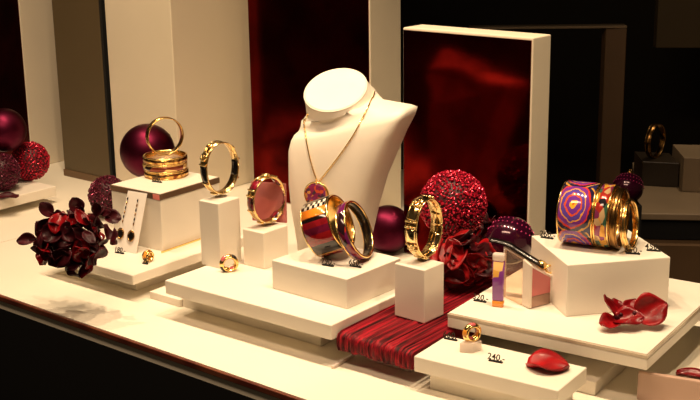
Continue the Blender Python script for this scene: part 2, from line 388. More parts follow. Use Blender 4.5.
fR = foot(533, RB); column('free-standing column with glossy dark red front and cream side, right of the bust', fR, along(fR, uP, 403), along(fR, vP, 551), solve_h(532, 38, fR), ru=uP, rv=vP)
fK = foot(171, RB); dK = along(fK, v0, 257)
column('tall plain cream column behind the left cube and gold bangles', fK, along(fK, u0, 105), dK, 1.1, red=False)
fM = foot(370, RB+.10); column('tall column with dark red front directly behind the bust', fM, along(fM, u0, 248), along(fM, v0, 401), 1.15)
fL = foot(19, RB+.004); column('tall column with dark red front and cream side at the left edge', fL, .2, along(fL, v0, 56), 1.1)
# olive panel
fO = foot(99, RB+.004)
op = thing('olive_panel', 'dark olive standing panel between the two tall cream columns at left', 'panel', (*fO, 0))
wO = along(fO, u0, 52)
MB().quadbox([fO, fO+v0*.012, fO+u0*wO+v0*.012, fO+u0*wO], .0, 1.1, .001).obj('panel_board', OLIVE, op)
MB().quadbox([fO-v0*.003, fO-v0*.0002, fO+u0*wO-v0*.0002, fO+u0*wO-v0*.003], .0, .012, .0008).obj('base_strip', BROWN, op)
MB().quadbox([fO-u0*.0065-v0*.0, fO-u0*.0065+v0*.03, fO-u0*.0003+v0*.03, fO-u0*.0003], .0, 1.1, .0005).obj('shaded_edge', BLACK, op)  # black strip painted in for the shadowed gap at the panel's right edge

# ------------------------------------------------------------------ neck bust
YB = 1.49
bc = atY(334, 240, YB); bx0, by0 = bc.x, YB
bust = thing('necklace_bust', 'ivory neck bust standing in the middle wearing a gold necklace', 'bust', (bx0, by0, 0))
yaw = math.radians(-27)      # facing a little to the left
RZ = Matrix.Rotation(yaw, 3, 'Z')
#      z     XL    XR    Df    Db   n   cx
SEC = [(0.000, 0.0415, .047, .040, .030, 2.6, 0),
       (.004, 0.0435, .049, .042, .032, 2.6, 0),
       (.050, 0.0445, .050, .045, .026, 2.8, 0),
       (.100, 0.0455, .062, .048, .022, 4.6, 0),
       (.135, 0.0455, .074, .049, .020, 6.0, 0),
       (.160, 0.0445, .088, .048, .020, 7.0, 0),
       (.180, 0.0445, .100, .046, .020, 7.5, 0),
       (.194, 0.0415, .112, .043, .018, 7.5, 0),
       (.2005, 0.0395, .1155, .040, .018, 6, 0),
       (.204, 0.0385, .108, .035, .025, 3.6, 0),
       (.210, 0.0375, .090, .035, .028, 2.8, 0),
       (.217, 0.0375, .070, .036, .031, 2.4, 0)]
def sect(z, XL, XR, Df, Db, n, cx):
    pts = []
    for k in range(72):
        a = 2*PI*k/72; c, s = math.cos(a), math.sin(a)
        X = XR if c > 0 else XL; Dd = Db if s > 0 else Df; e = 2/n
        pts.append(Vector((cx+X*math.copysign(abs(c)**e, c), Dd*math.copysign(abs(s)**e, s), z)))
    return pts
rows = []
for s_ in SEC:
    rw = sect(*s_)
    for p in rw: p.z += .33*(s_[0]/.21)**2*p.x*(1 if p.x > 0 else .5)
    rows.append([RZ @ p for p in rw])
# neck: leans forward, cut on a slant
top_c = atY(335.5, 90, YB-.012)-Vector((bx0, by0, 0))
up_n = Vector((-.20, -.50, .84)).normalized()
base_c = Vector((.013, .002, .229))
rn = .0405
t1 = up_n.cross(Vector((0, 1, 0))).normalized(); t1 = Vector((1, 0, 0)) - up_n*up_n.x; t1.normalize(); t2 = up_n.cross(t1)
def circ(cen, r, nrm, k):
    a1 = (Vector((1, 0, 0))-nrm*nrm.x).normalized(); a2 = nrm.cross(a1); a = 2*PI*k/72+yaw
    return cen+a1*math.cos(a)*r+a2*math.sin(a)*r
for f in (.12, .3, .5, .7, .9, 1.0):
    nrm = (Vector((-.36, -.1, .92)).lerp(up_n, f)).normalized(); cen = base_c.lerp(top_c, f); r = .0500+(rn-.0500)*f**.6
    rows.append([circ(cen, r, nrm, k) for k in range(72)])
rows.append([circ(top_c+up_n*.0018, rn-.0018, up_n, k) for k in range(72)])
rows = [[p+Vector((bx0, by0, 0)) for p in r] for r in rows]
m = MB(); V = m.grid(rows, close_u=True); m.cap(V[0][::-1]); m.cap(V[-1])
bm = m.bm
body = m.obj('bust_body', BUSTM, bust)
# seam ring around the top disc
mm = MB(); mm.tube([circ(top_c+Vector((bx0, by0, 0))+up_n*.0002, rn+.0001, up_n, k) for k in range(73)], .0006, 6).obj('top_seam', BUSTM, bust)
body.data.update()
bvh = BVHTree.FromPolygons([v.co.copy() for v in body.data.vertices], [list(p.vertices) for p in body.data.polygons])
CAM = Vector((0, 0, CH))
def onbust(px, py, off=.0012):
    d = ray(px, py).normalized(); h = bvh.ray_cast(CAM, d)
    if h[0] is None: h = bvh.find_nearest(CAM+d*1.5)
    nn = h[1]; nn = nn if nn.dot(d) < 0 else -nn
    return h[0]+nn*off, nn
nk = thing('necklace', 'fine gold chain necklace with round enamel pendant around the bust', 'necklace', onbust(318, 184)[0])
def cr(pts, n=8):
    out = []
    for i in range(len(pts)-1):
        p0, p1, p2, p3 = pts[max(0, i-1)], pts[i], pts[i+1], pts[min(len(pts)-1, i+2)]
        for k in range(n):
            t = k/n; out.append(.5*((2*p1)+(p2-p0)*t+(2*p0-5*p1+4*p2-p3)*t*t+(3*p1-p0-3*p2+p3)*t**3))
    out.append(pts[-1]); return out
lp = [Vector(p) for p in ((304, 116, 0), (306, 135, 0), (309, 152, 0), (313, 168, 0), (318, 182, 0))]
rp = [Vector(p) for p in ((319, 182, 0), (331, 167, 0), (343, 151, 0), (355, 133, 0), (366, 112, 0), (372, 99, 0), (374, 92, 0))]
Lp = [onbust(p.x, p.y)[0] for p in cr(lp)]; Rp = [onbust(p.x, p.y)[0] for p in cr(rp)]
nb = [base_c.lerp(top_c, .55)+Vector((bx0, by0, 0))+v for v in (Vector((.040, .016, -.004)), Vector((.022, .043, .004)), Vector((-.012, .047, .004)), Vector((-.040, .026, -.002)))]
back = [Rp[-1]]
for p in nb:
    h = bvh.find_nearest(p); dirn = (p-h[0]); back.append(h[0]+(h[1] if h[1].dot(p-base_c-Vector((bx0, by0, 0))) > 0 else -h[1])*.0014)
back.append(Lp[0])
loop = Lp+Rp+cr(back, 6)
MB().tube(loop, .00085, 6).obj('chain', GOLD, nk)
pc, pn = onbust(318, 194, .004)
pn = (pn+Vector((0, -.3, .1))).normalized()
Mp = Matrix.Translation(pc) @ pn.to_track_quat('Z', 'Y').to_matrix().to_4x4()
pend = MB().lathe(Mp, [(.0155, -.0015), (.0168, -.001), (.0172, 0), (.0168, .001), (.0155, .0015)], 40).obj('pendant', GOLD, nk)
md = MB(); rws = [[Mp @ Vector((r*math.cos(2*PI*j/40), r*math.sin(2*PI*j/40), h)) for j in range(40)] for r, h in ((.0158, -.001), (.0158, .0008), (.012, .0016), (.006, .002), (.0004, .0021))]
Vd = md.grid(rws, close_u=True); md.cap(Vd[0]); md.cap(Vd[-1])
for f in md.bm.faces:
    for l in f.loops:
        p = Mp.inverted() @ l.vert.co; l[md.uv].uv = (p.x/.016, p.y/.016)
md.obj('pendant_enamel', PENDM, pend)
MB().lathe(Mp @ Matrix.Translation((0, .0185, 0)) @ Matrix.Rotation(PI/2, 4, 'Y'), [(.0016, -.0006), (.0026, 0), (.0016, .0006)], 14).obj('bail', GOLD, pend)

# ------------------------------------------------------------------ bangles
def axis(a, e=0): a, e = math.radians(a), math.radians(e); return Vector((math.sin(a)*math.cos(e), -math.cos(a)*math.cos(e), math.sin(e)))
def frame(c, n, spin=0):
    n = n.normalized(); up = Vector((0, 0, 1)); x = up.cross(n)
    x = x.normalized() if x.length > 1e-3 else Vector((1, 0, 0)); y = n.cross(x)
    M = Matrix((x, y, n)).transposed().to_4x4(); return Matrix.Translation(c) @ M @ Matrix.Rotation(spin, 4, 'Z')
def setuv(mb, M, hw):
    Mi = M.inverted()
    for f in mb.bm.faces:
        for l in f.loops: l[mb.uv].uv.y = ((Mi @ l.vert.co).z+hw)/(2*hw)
    return mb
def band(t, M, Ro, hw, th, inner, outer, rim=.0012, name='enamel_band'):
    """gold hoop with rounded rims plus an inlaid band around the outside"""
    Ri = Ro-th
    pr = [(Ri, -hw+rim), (Ri+rim*.4, -hw), (Ro-rim*.4, -hw), (Ro, -hw+rim*.6), (Ro, -hw+rim), (Ro-rim*.5, -hw+rim*1.3), (Ro-rim*.5, hw-rim*1.3), (Ro, hw-rim), (Ro, hw-rim*.6), (Ro-rim*.4, hw), (Ri+rim*.4, hw), (Ri, hw-rim)]
    MB().lathe(M, pr[::-1], 72).obj('gold_hoop', inner, t)
    b = rim*1.35
    setuv(MB().lathe(M, [(Ro-rim*.45, -hw+b), (Ro+.0002, -hw+b+.0004), (Ro+.0002, hw-b-.0004), (Ro-rim*.45, hw-b)], 72), M, hw).obj(name, outer, t)
def rest_center(px, py, zp, Rr, hw, n):
    el = math.asin(max(-1, min(1, n.z))); return at(px, py, zp+Rr*math.cos(el)+hw*abs(math.sin(el)))

# cuff on the right block
n = axis(64, 0)
cc = rest_center(582, 213, zF, .0345, .019, n)
MB_R = .0345
t = thing('cuff_bangle', 'wide violet, blue and orange spiral enamel cuff lying on the right block', 'bangle', (cc.x, cc.y, zF))
band(t, frame(cc, n, .35), .0345, .0195, .003, GOLD, SPIRAL)
c2 = cc+n*.0285
t = thing('enamel_bangle', 'gold, red and green patchwork bangle pressed against the violet cuff', 'bangle', (c2.x, c2.y, zF))
band(t, frame(c2, n, .1), .0345, .0080, .003, GOLD, MULTI)
c3 = cc+n*.0415; c3.z = zF+.0330
t = thing('dark_bangle', 'dark bronze bangle between the patchwork bangle and the plain gold one', 'bangle', (c3.x, c3.y, zF))
band(t, frame(c3, n), .0330, .0042, .0028, DGOLD, DGOLD, name='bronze_band')
c4 = cc+n*.0525; c4.z = zF+.0278; n4 = axis(62, 6); c4.z += .0
t = thing('gold_bangle', 'smaller plain gold bangle at the right end of the row on the right block', 'bangle', (c4.x, c4.y, zF))
band(t, frame(c4, n4), .0275, .0036, .0028, GOLD, GOLD, name='gold_band')

# two bangles leaning on the centre block
n = axis(70, 22)
cc = rest_center(328, 226, zC, .033, .0165, n)
t = thing('cuff_bangle', 'wide red and black enamel cuff with checked orange band on the centre block', 'bangle', (cc.x, cc.y, zC))
M = frame(cc, n)
Ro, hw = .033, .0180
MB().lathe(M, [(Ro-.003, -hw+.001), (Ro-.0024, -hw), (Ro-.0006, -hw), (Ro, -hw+.0008), (Ro, -hw+.0012), (Ro-.0006, -hw+.0016), (Ro-.0006, hw-.0016), (Ro, hw-.0012), (Ro, hw-.0008), (Ro-.0006, hw), (Ro-.0024, hw), (Ro-.003, hw-.001)][::-1], 72).obj('gold_hoop', GOLD, t)
SP = mat('red_cuff_enamel', (.2, .01, .01), .12, coat=.6)
uvn = N(SP, 'ShaderNodeUVMap'); sx = N(SP, 'ShaderNodeSeparateXYZ'); L(SP, uvn.outputs[0], sx.inputs[0])
rA = ramp(SP, [(0, (.01, .006, .006)), (.1, (.22, .008, .012)), (.2, (.01, .006, .006)), (.425, (.24, .008, .014)), (.46, (.13, .006, .03)), (.50, (.26, .008, .010)), (.56, (.01, .006, .006)), (.64, (.60, .30, .07)), (.66, (.22, .008, .012)), (.85, (.10, .01, .03))], 'CONSTANT')
L(SP, sx.outputs['X'], rA.inputs[0])
vo = N(SP, 'ShaderNodeTexVoronoi'); mpp = N(SP, 'ShaderNodeMapping'); mpp.inputs['Scale'].default_value = (12, 3, 1); L(SP, uvn.outputs[0], mpp.inputs[0]); L(SP, mpp.outputs[0], vo.inputs['Vector']); vo.inputs['Scale'].default_value = 1
mx = N(SP, 'ShaderNodeMix', data_type='RGBA', blend_type='MULTIPLY'); mx.inputs[0].default_value = .7
L(SP, rA.outputs[0], mx.inputs[6]); rv = ramp(SP, [(0, (.6, .5, .5)), (.45, (1, 1, 1)), (.7, (.9, .7, .8))], 'CONSTANT'); L(SP, vo.outputs['Color'], rv.inputs[0]); L(SP, rv.outputs[0], mx.inputs[7])
L(SP, mx.outputs[2], bsdf(SP).inputs['Base Color'])
CUFFSPIN = 0
setuv(MB().lathe(frame(cc, n, CUFFSPIN), [(Ro-.0005, -hw+.0017), (Ro+.0004, -hw+.0022), (Ro+.0004, hw-.0022), (Ro-.0005, hw-.0017)], 96), M, hw).obj('enamel_band', SP, t)
# checked strip across the cuff
def strip(t, M, Ro, hw, a0, a1, m, name, su, off=.0007):
    mb = MB(); rows = []
    na = 10
    for i in range(2):
        h = (-hw, hw)[i]; rows.append([M @ Vector(((Ro+off)*math.cos(a0+(a1-a0)*j/na), (Ro+off)*math.sin(a0+(a1-a0)*j/na), h)) for j in range(na+1)])
    rows2 = [[M @ Vector(((Ro-.0003)*math.cos(a0+(a1-a0)*j/na), (Ro-.0003)*math.sin(a0+(a1-a0)*j/na), (-hw, hw)[i])) for j in range(na+1)] for i in (1, 0)]
    V = mb.grid(rows+rows2, close_v=True)
    mb.cap([r[0] for r in V]); mb.cap([r[-1] for r in V])
    for f in mb.bm.faces:
        for l in f.loops:
            p = M.inverted() @ l.vert.co; a = math.atan2(p.y, p.x); l[mb.uv].uv = ((a-a0)/(a1-a0), (p.z+hw)/(2*hw))
    return mb.obj(name, m, t)
CHK = checker('check_strip', 2, 9, (.01, .01, .01), (.8, .72, .6))
STRIPA = 1.86
strip(t, M, Ro+.0004, hw-.0025, STRIPA, STRIPA+.34, CHK, 'checked_strip', 1)
strip(t, M, Ro+.0004, hw-.0025, STRIPA+.35, STRIPA+.68, ORANGE, 'orange_strip', 1)
n2 = n; cc2 = cc+Vector((n.x, n.y, 0))*(.0305/math.cos(math.radians(22))**2); cc2.z = zC+.0345*math.cos(math.radians(23))+.0065*math.sin(math.radians(23))
t = thing('enamel_bangle', 'narrow red and violet enamel bangle leaning right of the wide red cuff', 'bangle', (cc2.x, cc2.y, zC))
M2 = frame(cc2, n2)
band(t, M2, .0345, .0065, .0028, GOLD, REDEN)
MB().lathe(M2, [(.0316, -.0052), (.0314, -.0048), (.0314, .0048), (.0316, .0052)], 60).obj('black_lining', BLK, t)
t.children[-1]['label'] = 'black enamel lining'

# stacked bangles on the left cube
sb = at(166, 173, zE)
sb = at(166, 172, zE+.005)
for i, lab in enumerate(('engraved gold bangle lying flat, bottom of the stack on the left cube', 'engraved gold bangle lying flat, middle of the stack on the left cube', 'engraved gold bangle lying flat, top of the stack on the left cube')):
    zz = zE+.0050+i*.0101; c = Vector((sb.x+(.0006, -.0006, .0)[i], sb.y, zz))
    t = thing('gold_bangle', lab, 'bangle', (c.x, c.y, zz-.005), 'gold bangles stacked on the left cube')
    Mx = Matrix.Translation(c)
    band(t, Mx, .0305, .0049, .0026, GOLD, (GOLDW, PANELS, GOLDW)[i], name='engraved_band')
ztop = zE+.0303
hold = MB(); q = Vector((sb.x, sb.y)); hold.lathe(Matrix.Translation((q.x, q.y, 0)), [(.0001, zE), (.022, zE), (.022, zE+.026), (.012, zE+.030), (.0001, zE+.030)], 24, close=False)
tag(hold.obj('bangle_holder', CLEAR), 'clear acrylic holder inside the stack of gold bangles', 'bangle holder')
n = axis(28, 0); cu = Vector((sb.x+.001, sb.y, zE+.0301+.0262)); 
t = thing('gold_bangle', 'thin gold bangle standing upright on top of the bangle stack', 'bangle', (cu.x, cu.y, zE+.030))
band(t, frame(cu, n), .0262, .0056, .0018, GOLD, GOLDW, name='engraved_band')

# linked bracelets standing on pillars
LG = mat('pale_polished_gold', (1.0, .76, .36), .2, 1); LGW = noisy(mat('pale_engraved_gold', (1, .8, .4), .22, 1), (1.0, .78, .38), (.60, .34, .10), 150, bump=.5, bscale=300)
def link_bracelet(px, py, ztop, q, a, Rw, Rh, hw, label, panels, rings, encol=BLK, seed=1):
    cxy = (q[0]+q[2])/2
    zc = ztop+.0050+Rh; P = at(px, py, zc)
    P = Vector((cxy.x, cxy.y, zc)).lerp(P, .6)
    t = thing('link_bracelet', label, 'bracelet', (P.x, P.y, ztop+.005))
    n = axis(a, 0); M = frame(P, n)
    def pt(ang, dr=0, h=0): return M @ Vector(((Rw+dr)*math.cos(ang), (Rh+dr)*math.sin(ang), h))
    nn = 72
    for sgn in (-1, 1):                                   # two wire rims
        MB().tube([pt(2*PI*k/nn, 0, sgn*hw) for k in range(nn+1)], .0009, 6).obj('rim_wire', LG, t)
    mb = MB()
    rows = [[pt(2*PI*k/nn, dr, h) for k in range(nn)] for dr, h in ((-.0012, -hw), (.0004, -hw), (.0004, hw), (-.0012, hw))]
    mb.grid(rows, close_u=True, close_v=True); mb.obj('gold_band', LGW, t)
    rr = random.Random(seed)
    for a0, w in panels:
        mb = MB(); rows = []
        for dr, h in ((-.0020, -hw*.85), (.0012, -hw*.85), (.0022, -hw*.6), (.0026, 0), (.0022, hw*.6), (.0012, hw*.85), (-.0020, hw*.85), (-.0024, 0)):
            rows.append([pt(a0-w+2*w*j/8, dr, h) for j in range(9)])
        V = mb.grid(rows, close_v=True); mb.cap([r[0] for r in V]); mb.cap([r[-1] for r in V])
        mb.obj('enamel_panel', encol, t)
        for e_ in (-1, 1):
            a1 = a0+e_*(w+.06); MB().tube([pt(a1, .0020, hw*(-1+2*k/6)) for k in range(7)], .0012, 6).obj('hinge_bar', LG, t)
    for k, (a0, rl) in enumerate(rings):
        c = pt(a0, .0022, 0); nr = (c-P).normalized()
        Ml = Matrix.Translation(c) @ nr.to_track_quat('Z', 'Y').to_matrix().to_4x4()
        lr = MB().lathe(Ml, [(rl+.0013*math.cos(2*PI*j/8), .0013*math.sin(2*PI*j/8)) for j in range(8)], 24).obj('link_ring', LG, t)
        MB().ball(c, rl*.45, 2).obj('gem', ORANGE if k == 1 else LG, lr)
    return t, P, M
def holder(q, z, P, label, m=CLEAR):
    c = Vector((P.x, P.y)); t = thing('bangle_holder', label, 'bangle holder', (c.x, c.y, z))
    MB().lathe(Matrix.Translation((c.x, c.y, z)), [(.0001, 0), (.0075, 0), (.0078, .0008), (.003, .0018), (.0001, .0018)], 24, close=False).obj('base_disc', m, t)
    MB().lathe(Matrix.Translation((c.x, c.y, z)), [(.0001, .0018), (.0018, .0018), (.0018, .0045), (.0001, .0045)], 16, close=False).obj('stem', m, t)
t, P1c, _ = link_bracelet(221, 166, z1, q1, 42, .0240, .0320, .0062, 'gold link bracelet with dark enamel panels on the tall left pillar', [(-.12, .30), (3.3, .30)], [(2.62, .0050), (2.1, .0036), (.75, .0036), (4.3, .0036), (5.3, .0036)])
holder(q1, z1, P1c, 'small clear acrylic foot under the bracelet on the tall left pillar')
t, P2c, _ = link_bracelet(268, 198, z2, q2, 40, .0240, .0285, .0064, 'gold bracelet with dark red and gold panels on the short pillar', [(3.2, .26), (2.35, .22), (-.1, .26), (.8, .2), (5.3, .2)], [(1.57, .0036), (4.3, .0036)], encol=REDEN2)
holder(q2, z2, P2c, 'small clear acrylic foot under the bracelet on the short pillar')
t, PIc, _ = link_bracelet(427, 225, zI, qI, 50, .0240, .0325, .0070, 'chunky gold link bracelet on the pillar above the velvet riser', [(.15+k*.785, .24) for k in range(8)], [(.15+.39+k*1.57, .0030) for k in range(4)], encol=PANG)
holder(qI, zI, PIc, 'small clear acrylic foot under the chunky gold bracelet')
# acrylic plate behind second bracelet, its pink paints in refracted red
a = atY(250, 226, P2c.y+.02); b = atY(287, 226, P2c.y+.018)
bk = Vector((.0, 0, 0))
zb = z2
A0 = Vector((a.x+.003, P2c.y+.022, zb)); B0 = Vector((b.x, P2c.y+.008, zb)); 
hgt = Vector((.0, .002, .050))
tag(MB().slab4(A0, B0, B0+hgt, A0+hgt, -.003, .0005).obj('refracted_pink_acrylic', PINKA), 'translucent acrylic plate tinted pink for refracted red standing behind the bracelet on the short pillar', 'acrylic plate')

# ------------------------------------------------------------------ rings
def finger_ring(px, py, zp, Rr, a, label, mats, base=0):
    n = axis(a, 0) if a is not None else Vector((0, 0, 1))
    z = zp+Rr+.0008; P = at(px, py, z)
    t = thing('finger_ring', label, 'ring', (P.x, P.y, zp))
    M = frame(P, n)
    pr = [(Rr-.0018, -.0042), (Rr-.0002, -.0048), (Rr+.0006, 0), (Rr-.0002, .0048), (Rr-.0018, .0042)]
    MB().lathe(M, pr[::-1], 36).obj('gold_hoop', GOLD, t)
    for k in range(9):
        ang = 2*PI*k/9+.2; c = M @ Vector(((Rr)*math.cos(ang), (Rr)*math.sin(ang), 0))
        q_ = (M.to_3x3() @ Vector((math.cos(ang), math.sin(ang), 0))).to_track_quat('Z', 'Y').to_matrix().to_4x4()
        if c.z-.0028 > zp or True:
            c.z = max(c.z, zp+.0032)
            MB().ball(c, Rr*.52, 2, sc=(.8, 1.2, .6), rot=q_).obj('petal_setting', mats[k % len(mats)], t)
    return t
AMB = mat('amber_enamel', (.75, .28, .03), .12, coat=.5); ROSE = mat('rose_enamel', (.55, .12, .12), .15, coat=.5)
finger_ring(229, 263.5, zB, .0092, 20, 'gold ring with dark red and black stones lying on the middle riser', [GOLD, BLK, GOLD, ROSE])
finger_ring(148, 256, zA, .0066, 60, 'small amber gold ring lying on the left riser beside the earring card', [AMB, AMB, GOLD])
# ring on frosted cube
g0 = at(459.5, 352.5, zG).xy; gq = [g0+Vector((.0135, -.0028)), g0+Vector((.0235, .006)), g0+Vector((.0105, .0135)), g0]
cubeh = .0105
gc = (gq[0]+gq[2])/2
cu = tag(MB().quadbox(gq, zG, zG+cubeh, .0006).obj('frosted_cube', FROST), 'small frosted acrylic cube on the front riser under a ring', 'acrylic cube')
rp_ = proj((gc.x, gc.y, zG+cubeh+.009))
finger_ring(rp_[0]+1, rp_[1], zG+cubeh, .0082, 25, 'gold ring with amber and red stones on the frosted cube', [AMB, GOLD, ROSE, GOLD])

# ------------------------------------------------------------------ price digits
fcache = {}
def price(px, py, zp, txt, label, size=.0088, ang=None, group=None, xl=1):
    P = at(px, py, zp)
    w = (.0148)*xl
    t = thing('price_tag', label, 'price tag', P)
    dirv = Vector((math.cos(-.52 if ang is None else ang), math.sin(-.52 if ang is None else ang)))
    Mz = Matrix.Translation(P) @ Matrix.Rotation(-.52 if ang is None else ang, 4, 'Z')
    mb = MB(); c = [Mz @ Vector(v) for v in ((0, -.0018, 0), (w, -.0018, 0), (w, .0008, 0), (0, .0008, 0), (0, -.0018, .0016), (w, -.0018, .0016), (w, .0008, .0016), (0, .0008, .0016))]
    mb.hexa(c, .0002).obj('base_strip', BLACK, t)
    cv = bpy.data.curves.new('digits', 'FONT'); cv.body = txt; cv.size = size; cv.extrude = .0003; cv.align_x = 'CENTER'; cv.space_character = 1.05; cv.offset = .0001
    tmp = bpy.data.objects.new('tmp', cv); C.objects.link(tmp)
    me = bpy.data.meshes.new_from_object(tmp.evaluated_get(bpy.context.evaluated_depsgraph_get())); bpy.data.objects.remove(tmp)
    me.transform(Mz @ Matrix.Translation((w/2, 0, .0018)) @ Matrix.Rotation(math.radians(72), 4, 'X'))
    me.materials.clear(); me.materials.append(DIGM)
    o = bpy.data.objects.new('digits', me); C.objects.link(o); o.parent = t; o.matrix_parent_inverse = Matrix.Translation(-P)
price(322.5, 265, zC, '790,-', 'tiny black price digits under the wide red cuff on the centre block')
price(350, 266, zC, '650,-', 'tiny black price digits under the narrow enamel bangle on the centre block')
price(541, 237.5, zF, '260,-', 'tiny price digits at the left corner of the right block')
price(626, 253.5, zF, '350,-', 'tiny price digits in front of the plain gold bangle on the right block', ang=-.3)
price(646.5, 250.5, zF, '450,-', 'rightmost tiny price digits on the right block', ang=-.3)
price(474, 300.5, zD, '320,-', 'tiny price digits at the left corner of the large right riser')
price(444.5, 338.5, zG, '660,-', 'tiny price digits on the front riser left of the frosted cube')
price(489, 360.5, zG, '240,-', 'tiny price digits on the front riser right of the frosted cube')
price(152.5, 181.5, zE, '990,-', 'tiny price digits in front of the stacked gold bangles', xl=1.1)
price(115.5, 252.5, zA, '180,-', 'tiny price digits at the foot of the earring card')
price(143, 263.5, zA, '90', 'tiny price digits in front of the small amber ring', xl=.55)

# ------------------------------------------------------------------ earrings
c0, c1 = at(114.6, 250, zA+.0003), at(136, 253.5, zA+.0003)
fn = Vector((-vE.x, -vE.y, 0)); fo = Vector((qE[0].x, qE[0].y, 0))+fn*.0008
def onplane(px, py, o_, n_):
    d = ray(px, py); return CAM+d*((o_-CAM).dot(n_)/d.dot(n_))
tpm = onplane(138, 192, fo+fn*.0022, fn)
cn = (c1-c0).cross(tpm-c0).normalized(); cn = cn if cn.dot(CAM-c0) > 0 else -cn
c2_, c3_ = onplane(147, 193.5, c0, cn), onplane(128, 190.5, c0, cn)
cardm = noisy(mat('white_card', (.8, .74, .68), .35), (.80, .73, .66), (.84, .78, .71), 30)
tag(MB().hexa([c0, c1, c2_, c3_]+[p-cn*.0012 for p in (c0, c1, c2_, c3_)], .0002).obj('earring_card', cardm), 'white slanted card leaning on the left cube holding two drop earrings', 'earring card')
def oncard(px, py, off=.0012):
    d = ray(px, py); t_ = (c0-CAM).dot(cn)/d.dot(cn); return CAM+d*t_+cn*off
for (p0, p1, pm, lab) in (((128.5, 197), (122.5, 224), (121, 233.5), 'dark drop earring hanging at the left on the white card'), ((138.5, 199), (133.5, 227), (131.5, 236), 'dark drop earring hanging at the right on the white card')):
    A_, B_, Pm = oncard(*p0), oncard(*p1), oncard(*pm)
    t = thing('drop_earring', lab, 'earring', A_)
    for k in range(6):
        a_, b_ = A_.lerp(B_, k/6), A_.lerp(B_, (k+.75)/6)
        MB().tube([a_, (a_+b_)/2, b_], [.0005, .0010, .0005], 6).obj('chain_link', DGOLD if k % 2 else BLK, t)
    Me = Matrix.Translation(Pm) @ cn.to_track_quat('Z', 'Y').to_matrix().to_4x4() @ Matrix.Diagonal((1, 1.35, 1, 1))
    md_ = MB().lathe(Me, [(.0040, -.001), (.0055, -.0006), (.0058, .0004), (.0050, .0012), (.0040, .0010)], 24).obj('medallion_rim', DGOLD, t)
    MB().ball(Pm, .0043, 3, sc=(1, 1.35, .3), rot=cn.to_track_quat('Z', 'Y').to_matrix().to_4x4()).obj('medallion_stone', BLK, md_)

# ------------------------------------------------------------------ acrylic stand, strap bracelet and flacon on the right riser
s0, s1 = at(502.5, 297, zD), at(529.5, 309.5, zD)          # foot of the left wall
vS = Vector((vD.x, vD.y, 0)); wdt = .022
st = thing('acrylic_stand', 'open frosted acrylic stand with sloping top left of the large block', 'acrylic stand', s0)
hL, hR = .040, .034
def wall(p, q_, h0, h1, th, name, m):
    dn = Vector((-(q_-p).y, (q_-p).x, 0)).normalized()*th
    MB().hexa([p, q_, q_+dn, p+dn, p+Vector((0, 0, h0)), q_+Vector((0, 0, h1)), q_+dn+Vector((0, 0, h1)), p+dn+Vector((0, 0, h0))], .0004).obj(name, m, st)
e0, e1 = s0+Vector((0, 0, .0008)), s1+Vector((0, 0, .0008))
far = at(550, 304, zD)+Vector((0, 0, .0008)); vv = (far-e1).normalized()
dU = (e1-e0).normalized()
FROST2 = clear('hazy_acrylic', (.95, .85, .75), 1.3, .1, .05)
FW = noisy(mat('frosted_white_wall', (.75, .66, .55), .3), (.75, .66, .55), (.80, .71, .6), 30)
hP = solve_h(523, 263, e1)-e1.z; h0_ = solve_h(501, 248, e0)-e0.z; hf = solve_h(549, 277, far)-far.z
wall(e1-dU*.0135, e1, hP+.001, hP-.003, .003, 'front_wall', FW)
wall(e0, e0+dU*.0022, h0_-.0005, h0_-.001, .003, 'left_wall', FROST)
wall(e0+dU*.0024, e1-dU*.0137, h0_-.001, hP+.002, .002, 'front_pane', FROST2)
MIR = mat('mirror_base', (.35, .22, .17), .12, .6)
wall(e1+vv*.0004, far, .0125, .0125, .003, 'mirror_foot', MIR)
wall(e1+vv*.0004+Vector((0, 0, .0128)), far+Vector((0, 0, .0128)), hP-.017, hf-.0135, .0012, 'side_window', PINKA)
ta, tb = e0+Vector((0, 0, h0_)), far+Vector((0, 0, hf))
w_ = Vector((.5, .85, 0)).normalized()*.012
MB().hexa([ta, tb, tb+w_, ta+w_]+[p+Vector((0, 0, .0016)) for p in (ta, tb, tb+w_, ta+w_)], .0003).obj('sloping_top', FROST, st)
vv = w_.normalized()
# strap bracelet lying on the slope
sp = thing('strap_bracelet', 'black strap bracelet with gold clasp lying along the sloping acrylic top', 'bracelet', ta)
up_ = Vector((0, 0, 1)); sd = (tb-ta).normalized()
sa = ta-sd*.004+vv*.005+Vector((0, 0, .0022)); sbb = tb-sd*.010+vv*.005+Vector((0, 0, .0022))
pts = [sa+Vector((-.012, .008, -.001)), sa.lerp(sbb, .12), sa.lerp(sbb, .35), sa.lerp(sbb, .6), sbb]
pp = cr([p+Vector((0, 0, .0015)) for p in pts], 6)
def ribbon(pp, w, th, wdir):
    mb = MB(); rows = []
    for i, p in enumerate(pp):
        t_ = (pp[min(i+1, len(pp)-1)]-pp[max(i-1, 0)]).normalized(); nn_ = t_.cross(wdir).normalized(); nn_ = nn_ if nn_.z > 0 else -nn_
        rows.append([p-wdir*w, p+nn_*th*.5-wdir*w*.9, p+nn_*th-wdir*w*.3, p+nn_*th+wdir*w*.3, p+nn_*th*.5+wdir*w*.9, p+wdir*w])
    V = mb.grid(rows, close_u=True); mb.cap(V[0]); mb.cap(V[-1]); return mb
ribbon(pp, .0055, .0038, vv).obj('black_strap', BLK, sp)
ce = sbb+Vector((0, 0, .003))
MB().tube([ce-sd*.008, ce-sd*.003, ce+sd*.002], [.0042, .0048, .0036], 10).obj('gold_collar', GOLD, sp)
Mc = Matrix.Translation(ce+sd*.006) @ Vector((.3, -.9, .3)).to_track_quat('Z', 'Y').to_matrix().to_4x4()
MB().lathe(Mc, [(.0042+.0012*math.cos(2*PI*j/8), .0012*math.sin(2*PI*j/8)) for j in range(8)], 24).obj('gold_clasp', GOLD, sp)
